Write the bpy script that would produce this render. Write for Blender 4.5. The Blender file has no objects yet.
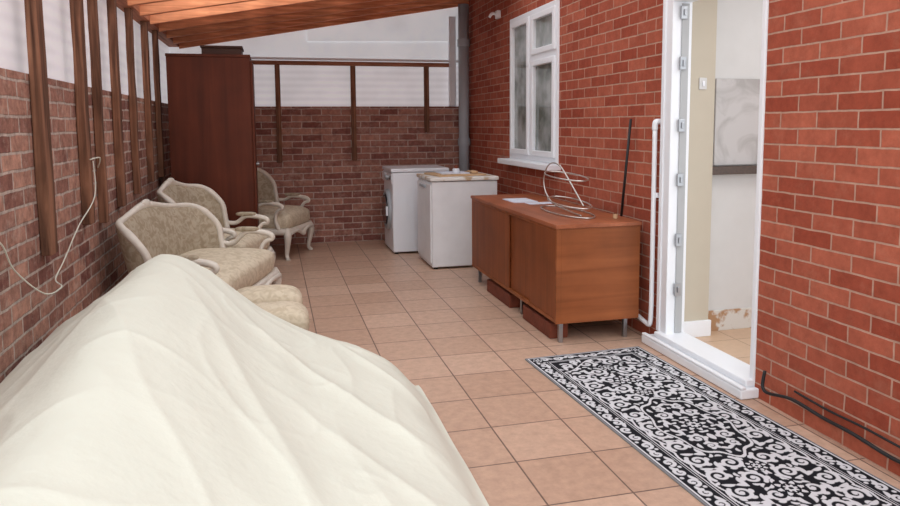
import bpy, bmesh, math, random
import numpy as np
from mathutils import Vector, Matrix, noise as mnoise
random.seed(4)
C = bpy.context.scene.collection
SC = bpy.context.scene
SC.view_settings.view_transform = 'Standard'

def lin(c):
    r = []
    for v in c:
        v = v/255.0
        r.append(v/12.92 if v <= .04045 else ((v+.055)/1.055)**2.4)
    return (r[0], r[1], r[2], 1.0)

# ---------------------------------------------------------------- materials
def newmat(name):
    m = bpy.data.materials.new(name); m.use_nodes = True
    nt = m.node_tree
    b = nt.nodes['Principled BSDF']
    return m, nt, b

def N(nt, t, **kw):
    n = nt.nodes.new(t)
    for k, v in kw.items(): setattr(n, k, v)
    return n

def plain(name, col, rough=.5, metal=0, var=.08, scale=8, bump=0.0, bscale=60):
    m, nt, b = newmat(name)
    tc = N(nt, 'ShaderNodeTexCoord')
    ns = N(nt, 'ShaderNodeTexNoise'); ns.inputs['Scale'].default_value = scale; ns.inputs['Detail'].default_value = 5
    nt.links.new(tc.outputs['Object'], ns.inputs['Vector'])
    mx = N(nt, 'ShaderNodeMix', data_type='RGBA')
    c = lin(col)
    mx.inputs['A'].default_value = tuple(x*(1-var*1.5) for x in c[:3])+(1,)
    mx.inputs['B'].default_value = tuple(min(1, x*(1+var*1.5)) for x in c[:3])+(1,)
    nt.links.new(ns.outputs['Fac'], mx.inputs['Factor'])
    nt.links.new(mx.outputs['Result'], b.inputs['Base Color'])
    b.inputs['Roughness'].default_value = rough
    b.inputs['Metallic'].default_value = metal
    if bump:
        n2 = N(nt, 'ShaderNodeTexNoise'); n2.inputs['Scale'].default_value = bscale; n2.inputs['Detail'].default_value = 3
        nt.links.new(tc.outputs['Object'], n2.inputs['Vector'])
        bp = N(nt, 'ShaderNodeBump'); bp.inputs['Strength'].default_value = bump; bp.inputs['Distance'].default_value = .01
        nt.links.new(n2.outputs['Fac'], bp.inputs['Height']); nt.links.new(bp.outputs['Normal'], b.inputs['Normal'])
    return m

def patchy(name, base, spot, scale=5, lo=.5, hi=.6, rough=.7, dist=0.0, detail=6):
    m, nt, b = newmat(name)
    tc = N(nt, 'ShaderNodeTexCoord')
    ns = N(nt, 'ShaderNodeTexNoise'); ns.inputs['Scale'].default_value = scale; ns.inputs['Detail'].default_value = detail; ns.inputs['Distortion'].default_value = dist
    nt.links.new(tc.outputs['Object'], ns.inputs['Vector'])
    cr = N(nt, 'ShaderNodeValToRGB'); e = cr.color_ramp.elements
    e[0].position = lo; e[0].color = lin(base); e[1].position = hi; e[1].color = lin(spot)
    nt.links.new(ns.outputs['Fac'], cr.inputs['Fac']); nt.links.new(cr.outputs['Color'], b.inputs['Base Color'])
    b.inputs['Roughness'].default_value = rough
    return m

def wood(name, c1, c2, axis='Z', rough=.45, scale=1.0, spec=.3, bump=.12, worn=.12):
    m, nt, b = newmat(name)
    tc = N(nt, 'ShaderNodeTexCoord'); mp = N(nt, 'ShaderNodeMapping')
    s = {'X': (1.2, 22, 22), 'Y': (22, 1.2, 22), 'Z': (22, 22, 1.2)}[axis]
    mp.inputs['Scale'].default_value = tuple(v*scale for v in s)
    nt.links.new(tc.outputs['Object'], mp.inputs['Vector'])
    ns = N(nt, 'ShaderNodeTexNoise'); ns.inputs['Scale'].default_value = 1.5; ns.inputs['Detail'].default_value = 6; ns.inputs['Distortion'].default_value = .6
    nt.links.new(mp.outputs['Vector'], ns.inputs['Vector'])
    cr = N(nt, 'ShaderNodeValToRGB')
    cr.color_ramp.elements[0].position = .3; cr.color_ramp.elements[0].color = lin(c1)
    cr.color_ramp.elements[1].position = .7; cr.color_ramp.elements[1].color = lin(c2)
    nt.links.new(ns.outputs['Fac'], cr.inputs['Fac'])
    n3 = N(nt, 'ShaderNodeTexNoise'); n3.inputs['Scale'].default_value = 4; n3.inputs['Detail'].default_value = 6
    nt.links.new(tc.outputs['Object'], n3.inputs['Vector'])
    mr = N(nt, 'ShaderNodeMapRange'); mr.inputs['From Min'].default_value = .3; mr.inputs['From Max'].default_value = .7; mr.inputs['To Min'].default_value = 1-worn; mr.inputs['To Max'].default_value = 1+worn
    nt.links.new(n3.outputs['Fac'], mr.inputs['Value'])
    sc = N(nt, 'ShaderNodeVectorMath', operation='SCALE'); nt.links.new(cr.outputs['Color'], sc.inputs[0]); nt.links.new(mr.outputs[0], sc.inputs['Scale'])
    nt.links.new(sc.outputs[0], b.inputs['Base Color'])
    b.inputs['Roughness'].default_value = rough; b.inputs['Specular IOR Level'].default_value = spec
    bp = N(nt, 'ShaderNodeBump'); bp.inputs['Strength'].default_value = bump; bp.inputs['Distance'].default_value = .003
    nt.links.new(ns.outputs['Fac'], bp.inputs['Height']); nt.links.new(bp.outputs['Normal'], b.inputs['Normal'])
    return m

def brick(name, ax, c1, c2, cm, bw=.222, rh=.0735, mort=.011, stain=(0.55, 1.25), pale=None, bias=0, off=.5, shift=(0, 0), rough=.92, bump=.7, paleamt=.6, spec=.15, dark=None, wob=.014):
    m, nt, b = newmat(name)
    g = N(nt, 'ShaderNodeNewGeometry')
    sp = N(nt, 'ShaderNodeSeparateXYZ'); cb = N(nt, 'ShaderNodeCombineXYZ')
    nt.links.new(g.outputs['Position'], sp.inputs[0])
    a, bb = {'Y': ('Y', 'Z'), 'X': ('X', 'Z'), 'F': ('X', 'Y')}[ax]
    nt.links.new(sp.outputs[a], cb.inputs['X']); nt.links.new(sp.outputs[bb], cb.inputs['Y'])
    mp = N(nt, 'ShaderNodeMapping'); mp.inputs['Location'].default_value = (10*bw*2+shift[0], 10*rh*2+shift[1], 0)
    nt.links.new(cb.outputs[0], mp.inputs['Vector'])
    wn = N(nt, 'ShaderNodeTexNoise'); wn.inputs['Scale'].default_value = 12
    nt.links.new(mp.outputs[0], wn.inputs['Vector'])
    vs = N(nt, 'ShaderNodeVectorMath', operation='SUBTRACT'); vs.inputs[1].default_value = (.5, .5, .5)
    nt.links.new(wn.outputs['Color'], vs.inputs[0])
    vm = N(nt, 'ShaderNodeVectorMath', operation='SCALE'); vm.inputs['Scale'].default_value = .0 if ax == 'F' else wob
    nt.links.new(vs.outputs[0], vm.inputs[0])
    va = N(nt, 'ShaderNodeVectorMath', operation='ADD')
    nt.links.new(mp.outputs[0], va.inputs[0]); nt.links.new(vm.outputs[0], va.inputs[1])
    bt = N(nt, 'ShaderNodeTexBrick'); bt.offset = off; bt.squash = 1
    bt.inputs['Scale'].default_value = 1; bt.inputs['Brick Width'].default_value = bw; bt.inputs['Row Height'].default_value = rh
    bt.inputs['Mortar Size'].default_value = mort/2; bt.inputs['Mortar Smooth'].default_value = .25; bt.inputs['Bias'].default_value = bias
    bt.inputs['Color1'].default_value = lin(c1); bt.inputs['Color2'].default_value = lin(c2); bt.inputs['Mortar'].default_value = lin(cm)
    nt.links.new(va.outputs[0], bt.inputs['Vector'])
    n1 = N(nt, 'ShaderNodeTexNoise'); n1.inputs['Scale'].default_value = 20; n1.inputs['Detail'].default_value = 8; n1.inputs['Roughness'].default_value = .7
    nt.links.new(g.outputs['Position'], n1.inputs['Vector'])
    mr = N(nt, 'ShaderNodeMapRange'); mr.inputs['From Min'].default_value = .3; mr.inputs['From Max'].default_value = .7
    mr.inputs['To Min'].default_value = stain[0]; mr.inputs['To Max'].default_value = stain[1]
    nt.links.new(n1.outputs['Fac'], mr.inputs['Value'])
    sc = N(nt, 'ShaderNodeVectorMath', operation='SCALE')
    nt.links.new(bt.outputs['Color'], sc.inputs[0]); nt.links.new(mr.outputs[0], sc.inputs['Scale'])
    out = sc.outputs[0]
    for col, amt, seed in ((pale, paleamt, 0.0), (dark, .6, 7.3)):
        if not col: continue
        n2 = N(nt, 'ShaderNodeTexNoise', noise_dimensions='4D'); n2.inputs['Scale'].default_value = 8; n2.inputs['Detail'].default_value = 8; n2.inputs['Roughness'].default_value = .75; n2.inputs['W'].default_value = seed
        nt.links.new(g.outputs['Position'], n2.inputs['Vector'])
        m2 = N(nt, 'ShaderNodeMapRange'); m2.inputs['From Min'].default_value = .52; m2.inputs['From Max'].default_value = .68; m2.inputs['To Max'].default_value = amt
        nt.links.new(n2.outputs['Fac'], m2.inputs['Value'])
        mx = N(nt, 'ShaderNodeMix', data_type='RGBA'); mx.inputs['B'].default_value = lin(col)
        nt.links.new(m2.outputs[0], mx.inputs['Factor']); nt.links.new(out, mx.inputs['A'])
        out = mx.outputs['Result']
    nt.links.new(out, b.inputs['Base Color'])
    b.inputs['Roughness'].default_value = rough
    b.inputs['Specular IOR Level'].default_value = spec
    ml = N(nt, 'ShaderNodeMath', operation='MULTIPLY_ADD'); ml.inputs[1].default_value = -1.0
    nm = N(nt, 'ShaderNodeMath', operation='MULTIPLY'); nm.inputs[1].default_value = .7 if ax != 'F' else .1
    nt.links.new(n1.outputs['Fac'], nm.inputs[0])
    nt.links.new(bt.outputs['Fac'], ml.inputs[0]); nt.links.new(nm.outputs[0], ml.inputs[2])
    bp = N(nt, 'ShaderNodeBump'); bp.inputs['Strength'].default_value = bump; bp.inputs['Distance'].default_value = .008
    nt.links.new(ml.outputs[0], bp.inputs['Height']); nt.links.new(bp.outputs['Normal'], b.inputs['Normal'])
    return m

def sheetmat(name, col, period=.08, axis='Z', emis=0.0, amp=.12):
    m, nt, b = newmat(name)
    g = N(nt, 'ShaderNodeNewGeometry'); sp = N(nt, 'ShaderNodeSeparateXYZ'); nt.links.new(g.outputs['Position'], sp.inputs[0])
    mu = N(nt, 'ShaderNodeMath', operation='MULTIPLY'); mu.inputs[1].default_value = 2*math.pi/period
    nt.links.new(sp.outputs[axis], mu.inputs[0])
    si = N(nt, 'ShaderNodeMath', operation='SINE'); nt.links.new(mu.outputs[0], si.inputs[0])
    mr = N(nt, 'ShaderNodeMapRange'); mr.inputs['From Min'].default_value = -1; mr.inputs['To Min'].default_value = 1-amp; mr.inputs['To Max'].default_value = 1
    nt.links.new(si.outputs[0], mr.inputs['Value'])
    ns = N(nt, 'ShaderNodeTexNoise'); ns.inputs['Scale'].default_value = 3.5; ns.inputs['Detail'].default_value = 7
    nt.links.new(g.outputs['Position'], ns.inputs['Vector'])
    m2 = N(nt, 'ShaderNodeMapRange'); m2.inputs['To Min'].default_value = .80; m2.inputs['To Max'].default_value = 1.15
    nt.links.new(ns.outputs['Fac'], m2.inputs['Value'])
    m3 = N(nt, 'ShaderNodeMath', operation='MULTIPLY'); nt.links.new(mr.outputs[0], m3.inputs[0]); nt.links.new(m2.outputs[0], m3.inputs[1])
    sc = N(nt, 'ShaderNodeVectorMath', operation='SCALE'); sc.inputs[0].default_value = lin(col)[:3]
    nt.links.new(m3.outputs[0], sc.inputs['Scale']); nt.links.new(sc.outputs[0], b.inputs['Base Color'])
    b.inputs['Roughness'].default_value = .45
    if emis:   # added glow standing in for daylight through the panels, brightens the far end
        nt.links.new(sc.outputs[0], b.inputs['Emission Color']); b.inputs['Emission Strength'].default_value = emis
    return m

M_BR = brick('brick_red', 'Y', (150, 72, 54), (178, 100, 78), (184, 146, 128), mort=.0095, stain=(.80, 1.16), bias=-.1, paleamt=.25, pale=(186, 128, 106), wob=.007)
M_BL = brick('brick_old_side', 'Y', (128, 86, 78), (190, 146, 128), (190, 174, 164), mort=.014, stain=(.55, 1.3), pale=(206, 184, 170), paleamt=.6, dark=(92, 58, 56), bump=.9)
M_BB = brick('brick_old_end', 'X', (134, 86, 78), (182, 134, 118), (196, 176, 166), mort=.013, stain=(.66, 1.24), pale=(206, 180, 168), paleamt=.5, dark=(102, 64, 62), bump=.9)
M_TILE = brick('floor_tile', 'F', (184, 151, 130), (198, 166, 145), (112, 90, 80), bw=.335, rh=.335, mort=.008, off=0, shift=(-.913+.335*3-6.7+6.7, -2.55+.335*8), stain=(.82, 1.13), rough=.42, bump=.25, spec=.4)
M_TILE_IN = brick('kitchen_floor_tile', 'F', (196, 164, 136), (206, 176, 148), (150, 120, 100), bw=.3, rh=.3, mort=.006, off=0, stain=(.92, 1.05), rough=.4, bump=.2, spec=.4)
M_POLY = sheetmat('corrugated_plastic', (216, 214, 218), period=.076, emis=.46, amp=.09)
M_BOARD = sheetmat('white_board', (214, 216, 220), period=.3, emis=.46, amp=.03)  # gable boards share the added glow
M_UPVC = plain('white_upvc', (234, 237, 242), .3, var=.02)
M_WHITE = plain('appliance_white', (226, 230, 237), .3, var=.02)
M_DIRTYW = plain('appliance_grubby_white', (222, 224, 228), .4, var=.09, scale=5)
M_WORN = patchy('worn_white_top', (224, 222, 218), (186, 160, 130), 6, .52, .6, .5)
M_POST = wood('weathered_timber', (66, 42, 32), (150, 106, 82), 'Z', .85, bump=.6, worn=.25)
M_RAFT = wood('rafter_timber', (176, 98, 64), (236, 162, 118), 'X', .75, bump=.5, worn=.2)
M_DECK = wood('roof_deck_boards', (188, 114, 84), (228, 166, 136), 'Y', .75, bump=.3, worn=.2)
M_PLATE = wood('plate_timber', (124, 72, 50), (186, 120, 88), 'Y', .75, bump=.3)
M_RAIL = wood('rail_timber', (130, 84, 62), (176, 122, 96), 'X', .75)
M_MAHOG = wood('mahogany', (76, 32, 16), (98, 45, 25), 'Z', .5, .4, spec=.25)
M_TEAK = wood('teak_front', (112, 57, 28), (136, 74, 39), 'Z', .45, .5, spec=.3, worn=.16)
M_TEAKT = wood('teak_top', (136, 74, 46), (160, 94, 62), 'Y', .4, .6, spec=.4, worn=.2)
M_TEAKE = wood('teak_side', (126, 68, 33), (150, 86, 48), 'X', .45, .5, spec=.3, worn=.16)
M_FRAME = plain('painted_white_wood', (216, 209, 198), .5, var=.12, scale=20)
M_FAB = patchy('damask_fabric', (176, 164, 144), (152, 138, 116), 22, .42, .60, .9, 1.2)
M_SEAT = patchy('cream_seat_fabric', (208, 196, 174), (190, 176, 152), 22, .42, .6, .9, 1.2)
M_SHEET = plain('cream_cotton_sheet', (220, 222, 209), .95, var=.03, scale=3, bump=.3, bscale=22)
M_GREY = plain('grey_plastic', (164, 171, 178), .5, var=.05)
M_STRIP = plain('frame_channel', (172, 174, 176), .5, var=.06)
M_METAL = plain('brushed_metal', (170, 172, 176), .35, 1, var=.05)
M_CHROME = plain('chrome', (215, 213, 208), .3, .9, var=.02)
M_BLACK = plain('black_rubber', (22, 22, 24), .5, var=.1)
M_DARKG = plain('dark_glass', (30, 34, 42), .1, var=.05)
M_TERRA = plain('terracotta_block', (112, 54, 34), .85, var=.3, scale=12, bump=.4)
M_BEIGE = plain('beige_plaster', (190, 181, 164), .8, var=.03)
M_OFFW = plain('offwhite_paint', (206, 206, 205), .7, var=.04)
M_PEEL = patchy('peeling_plaster', (208, 204, 198), (170, 132, 98), 9, .50, .56)
M_MARBLE = patchy('marble_tile', (190, 187, 186), (164, 160, 158), 5, .46, .62, .3, 1.0)
M_COUNTER = plain('dark_stone_edge', (74, 56, 46), .3, var=.4, scale=80)
M_PAPER = plain('paper', (210, 218, 232), .7, var=.05, scale=30)
M_TAN = plain('tan_cardboard', (196, 162, 126), .8, var=.15, scale=12)
M_BLKW = plain('black_box', (70, 42, 30), .6, var=.1)

def glassmat():
    m, nt, b = newmat('window_glass')
    tc = N(nt, 'ShaderNodeTexCoord'); ns = N(nt, 'ShaderNodeTexNoise'); ns.inputs['Scale'].default_value = 3.5; ns.inputs['Detail'].default_value = 4
    nt.links.new(tc.outputs['Object'], ns.inputs['Vector'])
    cr = N(nt, 'ShaderNodeValToRGB')
    cr.color_ramp.elements[0].position = .38; cr.color_ramp.elements[0].color = lin((96, 104, 98))
    cr.color_ramp.elements[1].position = .62; cr.color_ramp.elements[1].color = lin((166, 172, 172))  # mottled grey-greens paint a plant reflection into the opaque pane
    nt.links.new(ns.outputs['Fac'], cr.inputs['Fac']); nt.links.new(cr.outputs['Color'], b.inputs['Base Color'])
    b.inputs['Roughness'].default_value = .05
    return m
M_GLASS = glassmat()

# ---------------------------------------------------------------- mesh helpers
def mk(name, bm, mat, smooth=False, loc=(0, 0, 0)):
    me = bpy.data.meshes.new(name)
    bmesh.ops.recalc_face_normals(bm, faces=bm.faces)
    bm.to_mesh(me); bm.free()
    if smooth:
        me.polygons.foreach_set('use_smooth', [True]*len(me.polygons))
    me.materials.append(mat)
    o = bpy.data.objects.new(name, me); o.location = loc
    C.objects.link(o)
    return o

def bbox_into(bm, x, y, z, bev=0):
    r = bmesh.ops.create_cube(bm, size=1)
    vs = r['verts']
    for v in vs:
        v.co = Vector((x[0]+(v.co.x+.5)*(x[1]-x[0]), y[0]+(v.co.y+.5)*(y[1]-y[0]), z[0]+(v.co.z+.5)*(z[1]-z[0])))
    if bev:
        es = list({e for v in vs for e in v.link_edges})
        bmesh.ops.bevel(bm, geom=es, offset=bev, segments=2, affect='EDGES', profile=.5)

def box(name, x, y, z, mat, bev=0.0):
    c = Vector(((x[0]+x[1])/2, (y[0]+y[1])/2, z[0]))
    bm = bmesh.new()
    bbox_into(bm, (x[0]-c.x, x[1]-c.x), (y[0]-c.y, y[1]-c.y), (0, z[1]-z[0]), bev)
    return mk(name, bm, mat, False, c)

def boxes(name, lst, mat, bev=0.0, loc=(0, 0, 0)):
    bm = bmesh.new()
    for x, y, z in lst:
        bbox_into(bm, (x[0]-loc[0], x[1]-loc[0]), (y[0]-loc[1], y[1]-loc[1]), (z[0]-loc[2], z[1]-loc[2]), bev)
    return mk(name, bm, mat, False, loc)

def crom(pts, rad, n):
    P = [Vector(p) for p in pts]; out = []; ro = []
    for i in range(len(P)-1):
        p0 = P[max(i-1, 0)]; p1 = P[i]; p2 = P[i+1]; p3 = P[min(i+2, len(P)-1)]
        for k in range(n):
            t = k/n
            out.append(.5*((2*p1)+(-p0+p2)*t+(2*p0-5*p1+4*p2-p3)*t*t+(-p0+3*p1-3*p2+p3)*t**3))
            ro.append(rad[i]*(1-t)+rad[i+1]*t)
    out.append(P[-1]); ro.append(rad[-1])
    return out, ro

def tube(bm, pts, rad, seg=10, n=6, smooth=True):
    if not hasattr(rad, '__len__'): rad = [rad]*len(pts)
    P, R = crom(pts, rad, n) if smooth else ([Vector(p) for p in pts], list(rad))
    T = []
    for i in range(len(P)):
        a = P[max(i-1, 0)]; b = P[min(i+1, len(P)-1)]
        d = (b-a); T.append(d.normalized() if d.length > 1e-9 else Vector((0, 0, 1)))
    nrm = T[0].orthogonal().normalized(); rings = []
    for i, p in enumerate(P):
        nrm = (nrm-T[i]*nrm.dot(T[i]))
        nrm = nrm.normalized() if nrm.length > 1e-6 else T[i].orthogonal().normalized()
        bi = T[i].cross(nrm)
        rings.append([bm.verts.new(p+(nrm*math.cos(2*math.pi*k/seg)+bi*math.sin(2*math.pi*k/seg))*R[i]) for k in range(seg)])
    for i in range(len(rings)-1):
        for k in range(seg):
            bm.faces.new((rings[i][k], rings[i][(k+1) % seg], rings[i+1][(k+1) % seg], rings[i+1][k]))
    bm.faces.new(rings[0][::-1]); bm.faces.new(rings[-1])

def tubeobj(name, pts, rad, mat, seg=10, n=6, smooth=True, loc=(0, 0, 0)):
    bm = bmesh.new(); tube(bm, [Vector(p)-Vector(loc) for p in pts], rad, seg, n, smooth)
    return mk(name, bm, mat, True, loc)

def superell(bm, c, s, e1=.3, e2=.3, nu=40, nv=20):
    f = lambda w, m: math.copysign(abs(w)**m, w)
    rows = []
    for i in range(1, nv):
        ph = -math.pi/2+math.pi*i/nv; row = []
        for k in range(nu):
            th = 2*math.pi*k/nu
            row.append(bm.verts.new((c[0]+s[0]*f(math.cos(ph), e1)*f(math.cos(th), e2), c[1]+s[1]*f(math.cos(ph), e1)*f(math.sin(th), e2), c[2]+s[2]*f(math.sin(ph), e1))))
        rows.append(row)
    for i in range(len(rows)-1):
        for k in range(nu):
            bm.faces.new((rows[i][k], rows[i][(k+1) % nu], rows[i+1][(k+1) % nu], rows[i+1][k]))
    bt = bm.verts.new((c[0], c[1], c[2]-s[2])); tp = bm.verts.new((c[0], c[1], c[2]+s[2]))
    for k in range(nu):
        bm.faces.new((bt, rows[0][(k+1) % nu], rows[0][k])); bm.faces.new((tp, rows[-1][k], rows[-1][(k+1) % nu]))

def cyl(name, c, r, h, axis, mat, seg=40, bev=0):
    bm = bmesh.new()
    bmesh.ops.create_cone(bm, cap_ends=True, segments=seg, radius1=r, radius2=r, depth=h)
    if bev:
        es = [e for e in bm.edges if abs(e.verts[0].co.z-e.verts[1].co.z) < 1e-6]
        bmesh.ops.bevel(bm, geom=es, offset=bev, segments=2, affect='EDGES')
    if axis == 'X': bm.transform(Matrix.Rotation(math.pi/2, 4, 'Y'))
    if axis == 'Y': bm.transform(Matrix.Rotation(math.pi/2, 4, 'X'))
    return mk(name, bm, mat, False, c)

def thing(o, label, cat, group=None):
    o['label'] = label; o['category'] = cat
    if group: o['group'] = group
    return o
def root(name, loc, label, cat, rz=0, group=None):
    o = bpy.data.objects.new(name, None); o.location = loc; o.rotation_euler = (0, 0, rz); o.empty_display_size = .1
    C.objects.link(o); return thing(o, label, cat, group)
def adopt(parent, *objs):
    for o in objs:
        o.parent = parent
        o.location = Vector(o.location)-Vector(parent.location)
def sub(parent, *objs):
    for o in objs: o.parent = parent
def struct(o): o['kind'] = 'structure'; return o

# ---------------------------------------------------------------- setting
XL, XR, YB = -1.0, 2.28, 8.15
def slope(x): return 2.2+(x-XL)*(2.78-2.2)/(XR-XL)

struct(box('floor', (XL-.1, XR+.12), (-.6, YB+.1), (-.1, 0), M_TILE))
struct(box('wall_left', (XL-.12, XL), (.2, YB), (0, 1.58), M_BL))
struct(box('wall_back', (XL-.12, XR), (YB, YB+.12), (0, 1.57), M_BB))
DY0, DY1, DZ = 2.885, 3.75, 2.12
WY0, WY1, WZ0, WZ1 = 5.36, 6.56, 1.02, 2.36
xr = (XR, XR+.12)
struct(boxes('wall_right', [
    (xr, (.2, DY0), (0, 3.0)), (xr, (DY0, DY1), (DZ, 3.0)), (xr, (DY1, WY0), (0, 3.0)),
    (xr, (WY0, WY1), (0, WZ0)), (xr, (WY0, WY1), (WZ1, 3.0)), (xr, (WY1, YB+.12), (0, 3.0))], M_BR))

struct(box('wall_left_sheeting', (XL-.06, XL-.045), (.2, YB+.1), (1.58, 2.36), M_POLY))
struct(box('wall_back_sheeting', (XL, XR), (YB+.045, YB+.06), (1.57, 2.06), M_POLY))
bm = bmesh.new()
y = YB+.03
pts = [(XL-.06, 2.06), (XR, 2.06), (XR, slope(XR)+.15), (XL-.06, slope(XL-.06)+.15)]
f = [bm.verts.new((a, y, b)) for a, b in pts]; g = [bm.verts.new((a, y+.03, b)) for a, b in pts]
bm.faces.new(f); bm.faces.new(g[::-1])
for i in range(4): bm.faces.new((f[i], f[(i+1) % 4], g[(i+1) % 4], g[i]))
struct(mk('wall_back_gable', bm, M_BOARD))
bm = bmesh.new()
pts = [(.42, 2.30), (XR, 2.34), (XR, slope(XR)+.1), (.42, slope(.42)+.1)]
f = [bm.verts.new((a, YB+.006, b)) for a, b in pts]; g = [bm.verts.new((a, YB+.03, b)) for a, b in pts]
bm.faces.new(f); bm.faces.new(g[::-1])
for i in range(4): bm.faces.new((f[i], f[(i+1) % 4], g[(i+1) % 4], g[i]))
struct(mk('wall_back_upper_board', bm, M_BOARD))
struct(box('trim_7', (-.98, 2.2), (YB-.004, YB+.03), (2.09, 2.115), M_UPVC))
struct(box('trim_8', (2.06, 2.14), (YB-.02, YB+.03), (1.57, 2.62), M_UPVC))

thing(box('timber_rail', (-.95, 2.05), (YB-.05, YB-.0), (2.03, 2.075), M_RAIL, .003), 'horizontal brown timber rail above the brick end wall', 'rail')
for X, zb in ((.08, .94), (.92, .95), (1.78, 1.27)):
    bm = bmesh.new()
    bbox_into(bm, (-.028, .028), (-.04, 0), (0, 2.03-zb), .003)
    thing(mk('timber_post', bm, M_POST, False, (X, YB-.002, zb)), 'narrow brown timber batten fixed to the brick end wall', 'post', 'battens on the end wall')
for Y, zb, w in ((3.42, .79, .10), (4.13, .83, .09), (4.48, .79, .055), (5.0, .83, .085), (5.56, .86, .07), (6.2, .9, .085), (6.75, .9, .07), (2.72, .8, .09)):
    bm = bmesh.new()
    bbox_into(bm, (0, .045), (-w/2, w/2), (0, 2.2-zb), .004)
    bmesh.ops.subdivide_edges(bm, edges=[e for e in bm.edges if abs(e.verts[0].co.z-e.verts[1].co.z) > .5], cuts=14)
    for v in bm.verts:
        v.co.y += .008*mnoise.noise(Vector((v.co.z*3, Y, v.co.y*20))); v.co.x = max(v.co.x+.004*mnoise.noise(Vector((Y, v.co.z*5, v.co.x*30))), 0)
    thing(mk('timber_post', bm, M_POST, False, (XL+.002, Y, zb)), 'weathered brown timber post fixed to the old brick side wall', 'post', 'posts on the side wall')
thing(box('wall_plate_beam', (XL-.04, XL+.07), (.2, YB-.05), (2.2, 2.32), M_PLATE, .004), 'long timber beam carrying the rafters along the side wall', 'beam')

def sloped(name, y0, y1, dz0, dz1, mat, x0=XL+.07, x1=XR):
    bm = bmesh.new(); vs = []
    for yy in (y0, y1):
        for xx, zz in ((x0, dz0), (x1, dz0), (x1, dz1), (x0, dz1)):
            vs.append(bm.verts.new((xx-x0, yy-y0, slope(xx)+zz-slope(x0))))
    for q in ((0, 1, 2, 3), (7, 6, 5, 4), (0, 4, 5, 1), (1, 5, 6, 2), (2, 6, 7, 3), (3, 7, 4, 0)): bm.faces.new([vs[i] for i in q])
    return mk(name, bm, mat, False, (x0, y0, slope(x0)))
yy = YB-.045
while yy > 1.4:
    thing(sloped('roof_rafter', yy-.055, yy, -.03, .10, M_RAFT), 'orange-brown timber rafter sloping up to the house wall', 'rafter', 'lean-to roof rafters')
    yy -= .46
struct(sloped('ceiling', 6.3, YB+.1, .105, .125, M_DECK, XL-.08, XR))

# ---------------------------------------------------------------- window
w = root('window_1', (XR+.03, (WY0+WY1)/2, WZ0), 'white plastic casement window in the red brick wall', 'window'); w['kind'] = 'structure'
fx = (XR-.012, XR+.05)
ym = 5.98
fr = boxes('window_frame', [
    (fx, (WY0, WY0+.06), (WZ0, WZ1)), (fx, (WY1-.06, WY1), (WZ0, WZ1)), (fx, (WY0+.06, WY1-.06), (WZ0, WZ0+.06)), (fx, (WY0+.06, WY1-.06), (WZ1-.06, WZ1)),
    (fx, (ym-.04, ym+.04), (WZ0+.06, WZ1-.06)), (fx, (WY0+.06, ym-.04), (1.9, 1.97))], M_UPVC, .006, loc=(XR, (WY0+WY1)/2, WZ0))
sx = (XR-.03, XR+.03)
def sash(y0, y1, z0, z1):
    t = .05
    return boxes('sash', [(sx, (y0, y0+t), (z0, z1)), (sx, (y1-t, y1), (z0, z1)), (sx, (y0+t, y1-t), (z0, z0+t)), (sx, (y0+t, y1-t), (z1-t, z1))], M_UPVC, .008, loc=(XR, y0, z0))
s1 = sash(ym+.03, WY1-.05, WZ0+.05, WZ1-.05); s2 = sash(WY0+.05, ym-.03, 1.96, WZ1-.05); s3 = sash(WY0+.05, ym-.03, WZ0+.05, 1.91)
gl = box('pane', (XR+.005, XR+.015), (WY0+.04, WY1-.04), (WZ0+.04, WZ1-.04), M_GLASS)
sl = box('window_sill', (XR-.12, XR+.02), (WY0-.05, WY1+.06), (WZ0-.05, WZ0), M_UPVC, .008)
adopt(w, fr, s1, s2, s3, gl, sl)
struct(box('wall_window_reveal', (XR+.12, XR+.14), (WY0-.1, WY1+.1), (WZ0-.1, WZ1+.1), M_OFFW))

# ---------------------------------------------------------------- door frame
d = root('door_1', (XR, (DY0+DY1)/2, 0), 'white plastic door frame with low threshold, open to the kitchen', 'door'); d['kind'] = 'structure'
dx = (XR-.012, XR+.115)
fr = boxes('door_frame', [(dx, (DY1-.07, DY1), (.08, DZ)), (dx, (DY0, DY0+.03), (.08, DZ)), (dx, (DY0+.03, DY1-.07), (DZ-.07, DZ)),
     ((XR-.02, XR+.0), (DY1-.005, DY1+.03), (.08, DZ))], M_UPVC, .005, loc=(XR, DY1, 0))
th = boxes('threshold', [((XR-.1, XR+.02), (DY0-.03, DY1+.06), (0.002, .05)), ((XR-.05, XR+.12), (DY0+.0, DY1), (.05, .085)), ((XR-.1, XR-.07), (DY0-.03, DY1+.06), (.05, .065))], M_UPVC, .006, loc=(XR, 3.3, 0))
st = box('weather_strip', (XR+.045, XR+.09), (DY1-.078, DY1-.07), (.09, DZ-.08), M_STRIP)
adopt(d, fr, th, st)
for z in (.32, .62, .98, 1.3, 1.66, 1.95):
    h = boxes('hinge_keep', [((XR+.03, XR+.07), (DY1-.092, DY1-.078), (z, z+.075)), ((XR+.045, XR+.058), (DY1-.1, DY1-.09), (z+.02, z+.055))], M_METAL, .002, loc=(XR+.03, DY1-.08, z))
    h['label'] = 'metal hinge plate'
    adopt(d, h)

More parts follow.
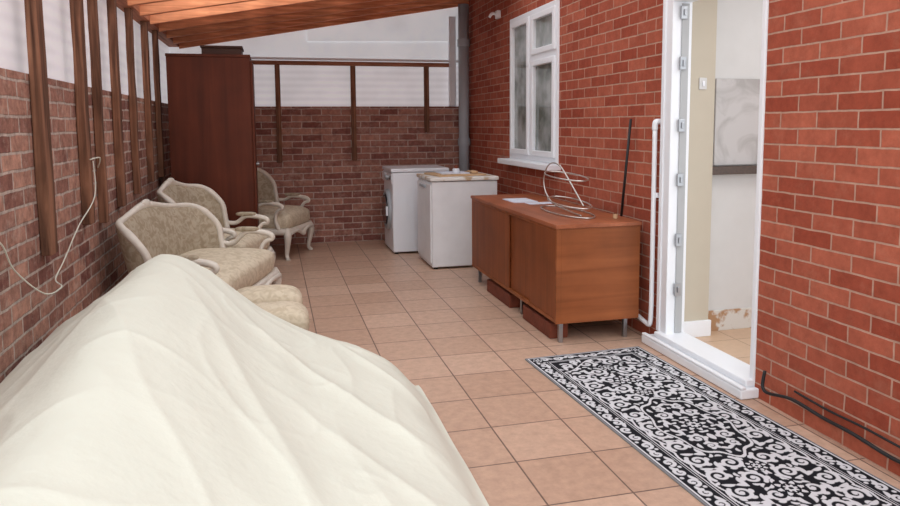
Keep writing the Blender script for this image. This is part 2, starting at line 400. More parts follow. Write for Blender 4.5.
# kitchen beyond
KX = XR+.12
struct(box('floor_kitchen', (KX, 4.4), (1.9, 3.95), (-.1, .04), M_TILE_IN))
struct(box('wall_kitchen_pier', (KX, 2.585), (3.72, 3.95), (.04, 2.4), M_BEIGE))
struct(box('wall_kitchen_end', (2.585, 4.4), (3.80, 3.95), (.04, 2.4), M_OFFW))
struct(box('wall_kitchen_far', (4.3, 4.4), (1.9, 3.8), (.04, 2.4), M_OFFW))
struct(box('ceiling_kitchen', (KX, 4.4), (1.9, 3.95), (2.4, 2.45), M_OFFW))
struct(box('baseboard_kitchen', (KX, 2.595), (3.70, 3.72), (.04, .14), M_UPVC, .003))
struct(box('trim_1', (2.595, 3.3), (3.785, 3.80), (.04, .17), M_PEEL, .002))
thing(boxes('marble_splashback', [((2.64, 3.02), (3.785, 3.799), (1.09, 1.62)), ((3.025, 3.3), (3.785, 3.799), (1.09, 1.62))], M_MARBLE, .002, loc=(2.66, 3.79, 1.09)), 'grey-veined marble tile splashback on the kitchen wall', 'tile')
thing(box('worktop', (2.595, 3.4), (3.74, 3.799), (1.035, 1.085), M_COUNTER, .004), 'dark speckled stone worktop edge below the marble tiles', 'worktop')
ls = root('light_switch', (2.495, 3.72, 1.55), 'small white light switch on the beige kitchen wall', 'switch')
a = box('plate', (2.475, 2.525), (3.712, 3.72), (1.55, 1.62), M_OFFW, .003); b_ = box('rocker', (2.492, 2.508), (3.706, 3.712), (1.57, 1.6), M_UPVC, .001); adopt(ls, a, b_)
L = bpy.data.lights.new('kitchen_fill', 'AREA'); L.energy = 10; L.size = .6; L.color = (1, .98, .96)  # unseen fill added to keep the kitchen moderately bright
lo = bpy.data.objects.new('kitchen_fill', L); lo.location = (3.2, 2.9, 2.38); C.objects.link(lo); thing(lo, 'added fill light inside the kitchen', 'light')

# ---------------------------------------------------------------- downpipe, pipes, cables
r = root('downpipe', (2.2, 8.0, 0), 'tall grey plastic downpipe in the corner of the house wall', 'pipe')
p = tubeobj('pipe', [(2.2, 8.0, 0.0), (2.2, 8.0, 2.74)], .062, M_GREY, 24, smooth=False)
cs = [cyl('collar', (2.2, 8.0, z), .073, .09, 'Z', M_GREY, 24, .006) for z in (2.3, 1.15)]
adopt(r, p, *cs)
thing(box('junction_box', (2.05, 2.12), (8.085, 8.128), (1.58, 1.86), M_UPVC, .008), 'small white electrical box beside the grey downpipe', 'box')
r = root('security_light', (2.2, 6.9, 2.42), 'small white fitting on the brick wall above the window', 'light')
adopt(r, box('base', (2.24, 2.28), (6.86, 6.94), (2.42, 2.5), M_UPVC, .006), tubeobj('arm', [(2.25, 6.9, 2.46), (2.2, 6.9, 2.47), (2.17, 6.9, 2.43)], .015, M_UPVC))
r = root('waste_pipe', (2.245, 3.82, 0), 'thin white plastic waste pipe running up the brick wall', 'pipe')
adopt(r, tubeobj('pipe', [(2.25, 4.05, .13), (2.25, 3.9, .105), (2.25, 3.84, .1), (2.25, 3.825, .14), (2.25, 3.82, .25), (2.25, 3.82, .7), (2.25, 3.82, 1.33)], .0145, M_UPVC, 14),
      tubeobj('elbow', [(2.25, 3.82, 1.31), (2.25, 3.82, 1.345), (2.256, 3.818, 1.36), (2.279, 3.815, 1.362)], .0175, M_UPVC, 14),
      box('clip', (2.255, 2.28), (3.795, 3.845), (.9, .93), M_UPVC, .003))
thing(tubeobj('black_cable', [(2.25, 2.78, .17), (2.235, 2.76, .08), (2.25, 2.6, .10), (2.26, 2.42, .085), (2.25, 2.25, .09), (2.262, 2.05, .07), (2.25, 1.8, .1), (2.26, 1.5, .06), (2.26, 1.0, .06)], .008, M_BLACK, 8), 'black cable sagging along the foot of the brick wall', 'cable')
thing(tubeobj('black_cable', [(2.266, 2.6, .135), (2.268, 2.4, .125), (2.266, 2.2, .13), (2.268, 1.9, .12), (2.266, 1.5, .12), (2.266, 1.0, .1)], .005, M_BLACK, 8), 'thin black cable clipped along the brick wall', 'cable')
xx = XL+.06
thing(tubeobj('white_cable', [(XL+.055, 4.16, 1.17), (xx, 4.13, .98), (XL+.03, 3.9, .85), (XL+.02, 3.65, .72), (XL+.02, 3.5, .66), (XL+.065, 3.42, .64), (XL+.06, 3.2, .66), (XL+.02, 3.0, .8), (XL+.06, 2.75, .95), (XL+.06, 2.5, 1.02)], .0032, M_SHEET, 6), 'thin white wire looping down the old brick wall', 'cable')
thing(tubeobj('white_cable', [(XL+.06, 4.08, 1.18), (XL+.06, 4.3, 1.18), (XL+.02, 4.42, 1.12)], .0032, M_SHEET, 6), 'short end of white wire hooked over a timber post', 'cable')

# ---------------------------------------------------------------- wardrobe
r = root('wardrobe', (-.5, 6.8, 0), 'tall plain dark mahogany wardrobe standing by the side wall', 'wardrobe')
bd = boxes('body', [((-.87, -.17), (6.56, 7.06), (.08, 1.96))], M_MAHOG, .004, loc=(-.5, 6.8, .08))
tp = box('cornice', (-.875, -.165), (6.555, 7.065), (1.96, 1.985), M_MAHOG, .004)
pl = box('plinth', (-.85, -.19), (6.58, 7.05), (0, .08), M_MAHOG, .004)
adopt(r, bd, tp, pl)
for y0, y1, yk in ((6.57, 6.805, 6.785), (6.815, 7.05, 6.835)):
    dr = box('door', (-.17, -.148), (y0, y1), (.1, 1.93), M_MAHOG, .004)
    kn = cyl('knob', (0, 0, 0), .014, .026, 'X', M_METAL, 20, .004)
    adopt(r, dr)
    kn.parent = dr; kn.location = Vector((-.135, yk, 1.0))-Vector((-.159, (y0+y1)/2, .1))
r = root('storage_box', (-.4, 6.8, 1.985), 'flat dark brown box lying on top of the wardrobe', 'box')
adopt(r, box('body', (-.58, -.24), (6.62, 6.95), (1.985, 2.045), M_BLKW, .006), box('lid', (-.59, -.23), (6.61, 6.96), (2.045, 2.065), M_BLKW, .004))

# ---------------------------------------------------------------- french chairs
def french(name, loc, rz, W, label, cat, D=.6, zt=.93, group=None):
    r = root(name, loc, label, cat, rz, group)
    H = W/2
    bm = bmesh.new(); superell(bm, (0, 0, .39), (H-.01, D/2+.01, .10), .5, .24, 64, 20)
    for v in bm.verts:
        if v.co.z > .4: v.co.z += .03*max(0, 1-(v.co.x/H)**2)*max(0, 1-(v.co.y/(D/2))**2)
    seat = mk('seat', bm, M_SEAT, True); seat['label'] = 'cream upholstered seat'
    bm = bmesh.new(); superell(bm, (0, 0, .29), (H+.02, D/2+.02, .035), .25, .2, 64, 10)
    tube(bm, [(-H+.02, -D/2-.01, .27), (-H*.5, -D/2-.02, .285), (-H*.15, -D/2-.02, .255), (0, -D/2-.03, .24), (H*.15, -D/2-.02, .255), (H*.5, -D/2-.02, .285), (H-.02, -D/2-.01, .27)], [.02, .016, .02, .028, .02, .016, .02], 8)
    ap = mk('seat_frame', bm, M_FRAME, True)
    sub(r, seat, ap)
    def plan(t):
        x = (H+.01)*math.sin(t*math.pi/2)**1 if abs(t) < 1 else math.copysign(H+.01, t)
        return x, D/2-.02-.2*abs(t)**3.2
    def top(t): return zt-.05*t*t-.14*abs(t)**7+.025*math.cos(t*math.pi*2.0)*(1-abs(t))
    def P(t, s):
        x, y = plan(t); z = .40+s*(top(t)-.40)
        lean = .13*((z-.40)/.5)
        return Vector((x*(1+.05*s), y+lean*(1-.3*abs(t)), z))
    NU, NV = 48, 16
    bm = bmesh.new(); F = []; Bk = []
    for i in range(NU+1):
        t = -1+2*i/NU; cF = []; cB = []
        for j in range(NV+1):
            s = j/NV; p = P(t, s)
            puff = .035*math.sin(math.pi*min(max(s, 0), 1))**.6*(1-abs(t)**6)
            dirn = Vector((-t*abs(t)**2*.9, -1, .15)).normalized()
            cF.append(bm.verts.new(p+dirn*(puff+.008))); cB.append(bm.verts.new(p-dirn*(.02+puff*.3)))
        F.append(cF); Bk.append(cB)
    for i in range(NU):
        for j in range(NV):
            bm.faces.new((F[i][j], F[i+1][j], F[i+1][j+1], F[i][j+1])); bm.faces.new((Bk[i][j+1], Bk[i+1][j+1], Bk[i+1][j], Bk[i][j]))
    for i in range(NU):
        bm.faces.new((F[i][0], Bk[i][0], Bk[i+1][0], F[i+1][0])); bm.faces.new((F[i][NV], F[i+1][NV], Bk[i+1][NV], Bk[i][NV]))
    for j in range(NV):
        bm.faces.new((F[0][j], F[0][j+1], Bk[0][j+1], Bk[0][j])); bm.faces.new((F[NU][j], Bk[NU][j], Bk[NU][j+1], F[NU][j+1]))
    back = mk('backrest', bm, M_FAB, True); back['label'] = 'patterned beige damask backrest'
    bm = bmesh.new(); pts = []; rr = []
    for s in (0, .25, .5, .75, .92): pts.append(P(-1, s)); rr.append(.022)
    for i in range(0, 21):
        t = -.97+1.94*i/20; pts.append(P(t, 1.0)); rr.append(.02+.008*math.exp(-(t/.12)**2)+.006*math.exp(-((abs(t)-.9)/.06)**2))
    for s in (.92, .75, .5, .25, 0): pts.append(P(1, s)); rr.append(.022)
    tube(bm, pts, rr, 10, 3)
    superell(bm, tuple(P(0, 1.0)+Vector((0, -.012, .012))), (.06, .02, .028), 1, 1, 16, 8)
    tube(bm, [P(-.95, .03), P(-.6, .03), P(0, .03), P(.6, .03), P(.95, .03)], .02, 8, 6)
    fr_ = mk('back_frame', bm, M_FRAME, True)
    sub(r, back, fr_)
    for sgn in (-1, 1):
        a0 = P(sgn, .45)
        bm = bmesh.new()
        yf = -D/2+.1
        tube(bm, [a0, (a0.x+sgn*.02, a0.y-.08, a0.z-.005), (sgn*(H+.03), yf+.13, .585), (sgn*(H+.03), yf, .575), (sgn*(H+.025), yf-.05, .555), (sgn*(H+.025), yf-.05, .53), (sgn*(H+.02), yf-.01, .515), (sgn*(H+.01), yf+.02, .47), (sgn*(H+.0), yf+.03, .40), (sgn*(H-.005), yf-.0, .31)],
             [.018, .018, .019, .021, .021, .018, .016, .016, .019, .024], 10, 5)
        arm = mk('arm', bm, M_FRAME, True)
        bm = bmesh.new(); superell(bm, (sgn*(H+.027), yf+.13, .603), (.024, .09, .018), .7, .6, 24, 10)
        pad = mk('arm_pad', bm, M_FAB, True)
        sub(r, arm); sub(arm, pad)
        for sy in (-1, 1):
            bm = bmesh.new(); x = sgn*(H-.035); yq = sy*(D/2-.035)
            ux, uy = sgn*.03, sy*.03
            tube(bm, [(x, yq, .31), (x+ux*.8, yq+uy*.8, .24), (x+ux*.4, yq+uy*.4, .14), (x, yq, .06), (x+ux*.3, yq+uy*.3, .02), (x+ux*.8, yq+uy*.8, .0)], [.038, .038, .028, .021, .02, .024], 10, 5)
            sub(r, mk('leg', bm, M_FRAME, True))
    return r
rad = math.radians
french('loveseat', (-.43, 4.76, 0), rad(74), 1.08, 'low two-seat french settee, white carved frame and beige damask', 'sofa', zt=.82, D=.62)
french('armchair', (-.42, 5.86, 0), rad(72), .72, 'french armchair with white carved frame, beside the wardrobe', 'armchair', zt=.88)
french('armchair', (-.01, 7.55, 0), rad(66), .66, 'french armchair with broad beige seat against the brick end wall', 'armchair', D=.60, zt=.92)

for k, (X, Y, h, lb) in enumerate(((-.06, 3.97, .43, 'cream upholstered footstool in front of the loveseat'), (-.04, 3.655, .41, 'cream upholstered footstool beside the draped sheet'))):
    r = root('footstool', (X, Y, 0), lb, 'stool')
    bm = bmesh.new(); superell(bm, (0, 0, h-.065), (.20, .132, .095), .75, .4, 48, 16)
    s = mk('cushion', bm, M_SEAT, True)
    bm = bmesh.new(); superell(bm, (0, 0, h-.16), (.195, .125, .03), .25, .2, 48, 8)
    f_ = mk('frame', bm, M_FRAME, True); sub(r, s, f_)
    for a in (-1, 1):
        for c in (-1, 1):
            bm = bmesh.new(); x = a*.16; yq = c*.095
            tube(bm, [(x, yq, h-.16), (x+a*.02, yq+c*.02, .17), (x, yq, .06), (x+a*.015, yq+c*.015, 0)], [.026, .022, .014, .018], 8, 5)
            sub(r, mk('leg', bm, M_FRAME, True))

# ---------------------------------------------------------------- dust sheet
bm = bmesh.new()
X0, X1, Y0, Y1 = -.985, .70, .62, 3.46
NX, NY = 200, 300
xs_ = [-.99, -.93, -.76, -.60, -.53, -.46, -.38, -.27, -.08, .1, .31, .44, .54, .61, .66, .72]
zs_ = [.42, .46, .585, .72, .765, .775, .745, .665, .495, .375, .285, .235, .18, .11, .04, .0]
def prof(x):
    return sum(float(np.interp(x+k*.016, xs_, zs_)) for k in range(-2, 3))/5
def sst(a, b, x):
    t = min(max((x-a)/(b-a), 0), 1); return t*t*(3-2*t)
FOLDS = ((-.42, 3.3, .62, 2.2, .05, .022), (-.44, 3.2, .25, 1.3, .05, .022), (-.5, 3.25, -.75, 1.5, .06, .016), (.2, 3.38, .64, 2.75, .035, .018),
         (-.5, 3.3, -.95, 2.5, .05, .015), (.25, 3.3, .62, 3.25, .03, .012), (.0, 2.4, .62, 1.7, .04, .014))
grid = []
for i in range(NX+1):
    row = []
    for j in range(NY+1):
        x = X0+(X1-X0)*i/NX; y = Y0+(Y1-Y0)*j/NY
        xe = x+.035*mnoise.noise(Vector((0, y*1.9, 3)))*sst(.1, .6, x)
        base = prof(xe)
        base *= 1-.10*sst(2.6, 1.2, y)
        nz = mnoise.noise(Vector((x*1.6, y*.9, 0)))*.026
        c1 = 1-abs(mnoise.noise(Vector((x*3.2+y*1.1, y*1.5-x*.7, 5))))*2.2
        c2 = 1-abs(mnoise.noise(Vector((x*2.0-y*2.4, y*1.3+x*2, 9))))*2.2
        nz += .008*max(c1, 0)**3+.006*max(c2, 0)**4
        fold = 0
        for (ax, ay, bx, by, wd, am) in FOLDS:
            vx, vy = bx-ax, by-ay; L2 = vx*vx+vy*vy; t = ((x-ax)*vx+(y-ay)*vy)/L2; tc_ = min(max(t, 0), 1)
            dd = math.hypot(x-ax-tc_*vx, y-ay-tc_*vy)
            fold += am*math.exp(-abs(dd/wd)**1.3)*math.sin(math.pi*min(max(t, .02), .98))
        z = base+(nz+fold)*min(1, base/.12)
        ef = (sst(Y1+.001, Y1-.10, y)**.6)*sst(Y0, Y0+.12, y)*sst(X0-.001, X0+.03, x)
        z = z*ef+.004
        row.append(bm.verts.new((x, y, max(z, .004))))
    grid.append(row)
for i in range(NX):
    for j in range(NY):
        bm.faces.new((grid[i][j], grid[i+1][j], grid[i+1][j+1], grid[i][j+1]))
o = mk('dust_sheet', bm, M_SHEET, True)
thing(o, 'cream cotton dust sheet draped over a piece of furniture', 'dust sheet')

# ---------------------------------------------------------------- cabinet
CX0, CX1, CY0, CY1 = 1.65, 2.21, 3.90, 5.76
r = root('sideboard', ((CX0+CX1)/2, (CY0+CY1)/2, 0), 'low worn teak-brown sideboard with sliding doors on metal legs', 'cabinet')
body = boxes('body', [((CX0+.03, CX1), (CY0, CY0+.02), (.13, .72)), ((CX0+.03, CX1), (CY1-.02, CY1), (.13, .72)), ((CX0+.03, CX1), (CY0+.02, CY1-.02), (.13, .15)),
    ((CX1-.01, CX1), (CY0+.02, CY1-.02), (.15, .72)), ((CX0, CX0+.03), (CY0, CY0+.022), (.13, .72)), ((CX0, CX0+.03), (CY1-.022, CY1), (.13, .72)), ((CX0+.002, CX0+.03), (CY0+.022, CY1-.022), (.13, .155)),
    ((CX0+.002, CX0+.03), (CY0+.022, CY1-.022), (.70, .72))], M_TEAKE, .0015, loc=((CX0+CX1)/2, (CY0+CY1)/2, .13))
tp = box('top', (CX0-.008, CX1+.005), (CY0-.01, CY1+.01), (.72, .745), M_TEAKT, .003)
adopt(r, body, tp)
for y0, y1, ox in ((CY0+.024, 4.36, .002), (4.345, 4.80, .018), (4.79, CY1-.024, .002)):
    dr = box('door', (CX0+ox, CX0+ox+.011), (y0, y1), (.157, .70), M_TEAK, .002)
    adopt(r, dr)
for X in (CX0+.05, CX1-.07):
    for Y in (CY0+.05, 4.63, CY1-.07):
        lg = boxes('leg', [((X-.013, X+.013), (Y-.013, Y+.013), (0, .13)), ((X-.03, X+.03), (Y-.03, Y+.03), (.126, .131))], M_METAL, .002, loc=(X, Y, 0)); lg['label'] = 'grey metal leg'
        adopt(r, lg)
thing(box('terracotta_block', (1.66, 1.785), (4.02, 4.52), (0, .10), M_TERRA, .008), 'rough red-brown block pushed under the sideboard', 'brick', 'blocks under the sideboard')
thing(box('terracotta_block', (1.66, 1.79), (4.80, 5.36), (0, .10), M_TERRA, .008), 'rough red-brown block under the far end of the sideboard', 'brick', 'blocks under the sideboard')

TZ = .745
thing(box('paper_sheet', (1.80, 2.0), (5.10, 5.38), (TZ, TZ+.006), M_PAPER), 'printed papers lying on the sideboard', 'paper')
thing(box('paper_sheet', (1.88, 2.1), (4.96, 5.08), (TZ, TZ+.003), M_PAPER), 'loose sheet of paper on the sideboard', 'paper')
thing(tubeobj('black_rod', [(2.20, 4.13, TZ+.004), (2.24, 4.10, 1.38)], .009, M_BLACK, 8, 4, False), 'black metal rod leaning against the brick wall', 'rod')
def ring(bm, c, r1, r2, tilt, rz, th=.004, a0=0, a1=360, n=40):
    R = Matrix.Rotation(rad(rz), 3, 'Z') @ Matrix.Rotation(rad(tilt), 3, 'X')
    pts = []
    for i in range(n+1):
        a = rad(a0+(a1-a0)*i/n); pts.append(Vector(c)+R @ Vector((r1*math.cos(a), r2*math.sin(a), 0)))
    tube(bm, pts, th, 8, 2)
r = root('wire_rack', (1.95, 4.50, TZ), 'chrome wire rack with wide looping hoops on the sideboard', 'rack')
bm = bmesh.new(); ring(bm, (0, -.06, .006), .12, .36, 0, 0, .005); b1 = mk('base_ring', bm, M_CHROME, True)
bm = bmesh.new(); ring(bm, (0, -.10, .075), .11, .27, 3, 0, .005); b5 = mk('lower_ring', bm, M_CHROME, True)
bm = bmesh.new(); ring(bm, (0, -.04, .25), .11, .27, 3, 0, .005); b2 = mk('upper_ring', bm, M_CHROME, True)
bm = bmesh.new()
tube(bm, [(0, -.3, .006), (0, -.1, .015), (0, .16, .035), (0, .31, .10), (0, .36, .19), (0, .30, .29), (0, .18, .33), (0, .05, .31), (0, -.06, .25), (0, -.2, .16), (0, -.33, .075)], .0055, 8, 8)
b4 = mk('stem', bm, M_CHROME, True)
sub(r, b1, b5, b2, b4)
r = root('bottle_stopper', (2.12, 4.06, TZ), 'small tan cork-like stopper lying on the sideboard', 'stopper')
sub(r, cyl('body', (0, 0, .015), .015, .03, 'Z', M_TAN, 16, .003), cyl('cap', (0, 0, .034), .01, .008, 'Z', M_TERRA, 16, .002))

# ---------------------------------------------------------------- washing machine
r = root('washing_machine', (1.5, 7.46, 0), 'white front-loading washing machine facing into the yard', 'washing machine')
bd = box('body', (1.2, 1.8), (7.18, 7.76), (.02, .86), M_WHITE, .012)
tp = box('top', (1.185, 1.81), (7.17, 7.77), (.863, .90), M_WHITE, .008)
pn = box('control_panel', (1.19, 1.2), (7.19, 7.75), (.74, .855), M_WHITE, .004)
dw = box('detergent_drawer', (1.18, 1.192), (7.55, 7.74), (.755, .845), M_WHITE, .003)
dl = cyl('dial', (1.178, 7.42, .80), .03, .03, 'X', M_METAL, 28, .004)
sc_ = box('display', (1.186, 1.191), (7.24, 7.34), (.78, .82), M_DARKG)
adopt(r, bd, tp, pn, dw, dl, sc_)
bm = bmesh.new(); ring(bm, (0, 0, 0), .19, .19, 0, 0, .03); bm.transform(Matrix.Rotation(math.pi/2, 4, 'Y'))
dr = mk('door', bm, M_GREY, True, (1.192, 7.46, .45)); adopt(r, dr)
gl = cyl('door_glass', (-.008, 0, 0), .178, .06, 'X', M_DARKG, 40, .02); sub(dr, gl)
hd = box('door_handle', (-.05, -.03), (-.20, -.175), (-.05, .05), M_WHITE, .004); sub(dr, hd)
for X in (1.24, 1.76):
    for Y in (7.22, 7.72): adopt(r, cyl('foot', (X, Y, .01), .02, .02, 'Z', M_BLACK, 16))

r = root('chest_freezer', (1.76, 6.61, 0), 'grubby white appliance cabinet with worn lid, beside the washing machine', 'appliance')
bd = box('body', (1.42, 2.06), (6.30, 6.93), (.02, .825), M_DIRTYW, .01)
pl = box('front_panel', (1.408, 1.42), (6.32, 6.91), (.06, .80), M_DIRTYW, .004)
hd = box('handle', (1.395, 1.408), (6.5, 6.75), (.755, .78), M_GREY, .003)
tp = box('lid', (1.405, 2.07), (6.285, 6.94), (.83, .865), M_WORN, .008)
adopt(r, bd, pl, hd, tp)
for X in (1.46, 2.02):
    for Y in (6.34, 6.89): adopt(r, cyl('foot', (X, Y, .01), .02, .02, 'Z', M_BLACK, 16))
bm = bmesh.new(); bbox_into(bm, (-.24, .24), (-.22, .22), (0, .016), .004); bm.transform(Matrix.Rotation(.12, 4, 'Z'))
thing(mk('chopping_board', bm, M_TAN, False, (1.72, 6.61, .865)), 'tan wooden board lying on the white appliance', 'board')
thing(box('tray', (1.56, 1.84), (6.48, 6.76), (.881, .892), M_PAPER, .003), 'pale flat tray on the tan board', 'tray')
r = root('tap_fitting', (1.72, 6.55, .892), 'small white fitting standing on the tray', 'fitting')
sub(r, cyl('base', (0, 0, .02), .035, .04, 'Z', M_WHITE, 24, .005), cyl('knob', (0, 0, .055), .018, .03, 'Z', M_TERRA, 20, .004))
thing(box('folded_cloth', (1.86, 1.93), (6.5, 6.66), (.881, .905), M_TAN, .01), 'small folded tan cloth on the board', 'cloth')

# ---------------------------------------------------------------- rug
RW, RL = .74, 2.1
qx, qy = 140, 400
hx, hy = RW/2, RL/2
gx = np.linspace(0, hx, qx); gy = np.linspace(0, hy, qy)
GX, GY = np.meshgrid(gx, gy, indexing='ij')
Mk = np.zeros((qx, qy))
def disk(x, y, rr, val=1):
    x0 = max(int((x-rr)/hx*(qx-1))-1, 0); x1 = min(int((x+rr)/hx*(qx-1))+3, qx)
    y0 = max(int((y-rr)/hy*(qy-1))-1, 0); y1 = min(int((y+rr)/hy*(qy-1))+3, qy)
    if x0 >= x1 or y0 >= y1: return
    s = (GX[x0:x1, y0:y1]-x)**2+(GY[x0:x1, y0:y1]-y)**2
    e = np.clip((rr-np.sqrt(s))/.0022+.5, 0, 1)
    Mk[x0:x1, y0:y1] = np.maximum(Mk[x0:x1, y0:y1], e)
def leaf(x, y, a, l, wd, curl=.5):
    for i in range(16):
        t = i/15; disk(x+math.cos(a+t*curl)*l*t, y+math.sin(a+t*curl)*l*t, wd*math.sin(math.pi*(t*.85+.1)))
def arcscroll(cx, cy, R, a0, sgn, th, turns=1.35, leaves=True):
    n = 110
    for i in range(n+1):
        t = i/n; a = a0+sgn*t*turns*2*math.pi; r_ = R*(1-.80*t)
        disk(cx+r_*math.cos(a), cy+r_*math.sin(a), th*(1-.35*t))
        if leaves and i in (6, 20, 34, 48):
            leaf(cx+r_*math.cos(a), cy+r_*math.sin(a), a+sgn*.55, R*.55, th*1.25, sgn*.7)
    disk(cx, cy, R*.20)
def rosette(x, y, R, pet=8):
    rr = np.sqrt((GX-x)**2+(GY-y)**2); aa = np.arctan2(GY-y, GX-x)
    Mk[rr < R*1.12] = 0
    e = R*(.78+.22*np.cos(aa*pet))
    m = (rr < e) & (rr > R*.62) | (rr < R*.5*(.8+.2*np.cos(aa*pet))) & (rr > R*.16)
    Mk[m] = 1
fx_ = .252
for k in range(7):
    y = .06+k*.128
    arcscroll(.080, y+.03, .048, 2.2 if k % 2 else -2.2, 1 if k % 2 else -1, .0092)
    arcscroll(.192, y-.02, .046, .6 if k % 2 else -.8, -1 if k % 2 else 1, .0090)
    leaf(.135, y+.01, 1.1, .06, .012); leaf(.02, y+.06, .8, .055, .0115, .9)
    leaf(.225, y+.04, 2.4, .05, .0105); leaf(.135, y+.075, -.9, .045, .0105)
# long central medallion
sy_ = .55
rr = np.sqrt(GX**2+(GY*sy_)**2); aa = np.arctan2(GY*sy_, GX)
R0 = .165*(1+.06*np.cos(aa*8))
Mk[rr < R0+.008] = 0
Mk[np.abs(rr-R0) < .0048] = 1
arcscroll(.072, .125, .036, 2.4, 1, .0085); arcscroll(.055, .20, .028, -1.0, -1, .0075)
leaf(.095, .03, 1.0, .055, .012); leaf(.0, .10, 1.2, .06, .012); leaf(.125, .01, 1.5, .05, .010); leaf(.0, .245, -1.0, .04, .010); leaf(.1, .17, 1.0, .04, .009)
for c in ((0, 0, .064), (0, .40, .042), (0, .58, .058), (0, .77, .038)):
    rosette(*c)
rs = random.Random(5)
def empty(x, y, rad_):
    x0 = max(int((x-rad_)/hx*(qx-1)), 0); x1 = min(int((x+rad_)/hx*(qx-1))+1, qx)
    y0 = max(int((y-rad_)/hy*(qy-1)), 0); y1 = min(int((y+rad_)/hy*(qy-1))+1, qy)
    return Mk[x0:x1, y0:y1].mean() < .10
for q in range(1200):
    x = rs.uniform(.0, .245); y = rs.uniform(.0, .9)
    if empty(x, y, .017):
        a = rs.uniform(0, 6.28); leaf(x-.012*math.cos(a), y-.012*math.sin(a), a, .028, .0075, 1.0)
sc1 = fx_-.010+.010*np.abs(np.sin(GY*math.pi/.105))
endc = .85+.075*np.cos(GX/fx_*math.pi)
inside = (GX < sc1) & (GY < endc)
Mk = np.where(inside, Mk, 0)
Mk[(np.abs(GX-sc1) < .005) & (GY < endc) | (np.abs(GY-endc) < .0055) & (GX < sc1)] = 1
for i in range(6):
    x = .012+i*.042; ye = .85+.075*math.cos(x/fx_*math.pi)
    if ye+.03 < .93: leaf(x, ye+.02, 1.3, .055, .011); leaf(x+.02, ye+.03, .4, .045, .009)
arcscroll(.20, .87, .034, 1.0, 1, .008, 1.2, False); arcscroll(.13, .905, .026, 2.0, -1, .0075, 1.2, False)
dd = np.minimum(hx-GX, hy-GY)
Mk[dd < .110] = 0
for w0, w1 in ((.103, .109), (.010, .016), (.092, .0955)):
    Mk[(dd > w0) & (dd < w1)] = 1
k = 0; y = .04
while y < hy-.11:
    arcscroll(hx-.054, y, .026, 1.57 if k % 2 else -1.57, 1, .0082, 1.1, False)
    leaf(hx-.054+(.014 if k % 2 else -.014), y+.028, 1.5, .044, .0095); disk(hx-.054+(-.022 if k % 2 else .022), y+.04, .0085); k += 1; y += .079
x = .035
while x < hx-.08:
    arcscroll(x, hy-.054, .026, 0 if k % 2 else 3.1, 1, .0082, 1.1, False); leaf(x+.028, hy-.054, .1, .044, .0095); k += 1; x += .079
rosette(hx-.054, hy-.054, .030, 6)
Mk[dd < .006] = .35
full = np.concatenate([Mk[::-1], Mk[1:]], axis=0)
full = np.concatenate([full[:, ::-1], full[:, 1:]], axis=1)
nx_, ny_ = full.shape
X_, Y_ = np.meshgrid(np.linspace(-hx, hx, nx_), np.linspace(-hy, hy, ny_), indexing='ij')
Z_ = .007+.0010*full
co = np.stack([X_, Y_, Z_], -1).reshape(-1, 3)
idx = np.arange(nx_*ny_).reshape(nx_, ny_)
fc = np.stack([idx[:-1, :-1], idx[1:, :-1], idx[1:, 1:], idx[:-1, 1:]], -1).reshape(-1, 4)
perim = list(idx[:, 0])+list(idx[-1, 1:])+list(idx[-2::-1, -1])+list(idx[0, -2:0:-1])
base = len(co)
bot = co[perim].copy(); bot[:, 2] = .0005
co = np.concatenate([co, bot]); n_ = len(perim)
sk = np.array([[perim[i], perim[(i+1) % n_], base+(i+1) % n_, base+i][::-1] for i in range(n_)])
fc = np.concatenate([fc, sk])
me = bpy.data.meshes.new('rug')
me.vertices.add(len(co)); me.vertices.foreach_set('co', co.astype(np.float32).ravel())
me.loops.add(len(fc)*4); me.loops.foreach_set('vertex_index', fc.astype(np.int32).ravel())
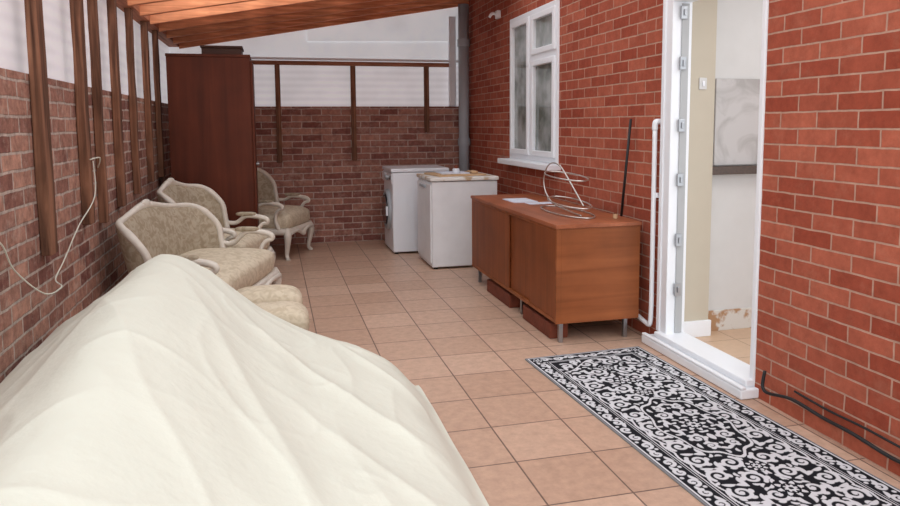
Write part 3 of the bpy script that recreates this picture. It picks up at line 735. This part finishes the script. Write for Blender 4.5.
me.polygons.add(len(fc)); me.polygons.foreach_set('loop_start', np.arange(0, len(fc)*4, 4, dtype=np.int32))
me.update(calc_edges=True); me.validate()
at = me.attributes.new('pattern', 'FLOAT', 'POINT')
vals = np.concatenate([full.reshape(-1), np.zeros(n_)+.3]).astype(np.float32)
at.data.foreach_set('value', vals)
m, nt, b = newmat('woven_rug')
an = N(nt, 'ShaderNodeAttribute'); an.attribute_name = 'pattern'
mx = N(nt, 'ShaderNodeMix', data_type='RGBA'); mx.inputs['A'].default_value = lin((30, 31, 36)); mx.inputs['B'].default_value = lin((204, 205, 210))
nt.links.new(an.outputs['Fac'], mx.inputs['Factor']); nt.links.new(mx.outputs['Result'], b.inputs['Base Color']); b.inputs['Roughness'].default_value = .9
b.inputs['Specular IOR Level'].default_value = .1
me.materials.append(m)
rug = bpy.data.objects.new('rug', me); C.objects.link(rug)
rug.location = (1.79, 2.66, .001); rug.rotation_euler = (0, 0, rad(2.6))
thing(rug, 'black and white ornate scroll-patterned rug on the tiled floor', 'rug')

# ---------------------------------------------------------------- camera
a, p = rad(14.2), rad(5.6)
fwd = Vector((math.sin(a)*math.cos(p), math.cos(a)*math.cos(p), -math.sin(p)))
cam = bpy.data.cameras.new('camera'); cam.lens = 28.0; cam.sensor_width = 36; cam.clip_start = .02; cam.shift_y = -.066
co_ = bpy.data.objects.new('camera', cam); C.objects.link(co_)
co_.location = (0, 0, 1.35)
q = fwd.to_track_quat('-Z', 'Y') @ Matrix.Rotation(rad(-.4), 3, 'Z').to_quaternion()
co_.rotation_euler = q.to_euler()
SC.camera = co_

# ---------------------------------------------------------------- light
wd = bpy.data.worlds.new('world'); SC.world = wd; wd.use_nodes = True
bg = wd.node_tree.nodes['Background']; bg.inputs['Color'].default_value = (.94, .97, 1.0, 1); bg.inputs['Strength'].default_value = 1.8
s = bpy.data.lights.new('sun', 'SUN'); s.energy = .8; s.angle = rad(40); s.color = (1, .99, .97)
so = bpy.data.objects.new('sun', s); so.rotation_euler = (rad(42), rad(-8), 0); so.location = (0, 0, 6); C.objects.link(so)
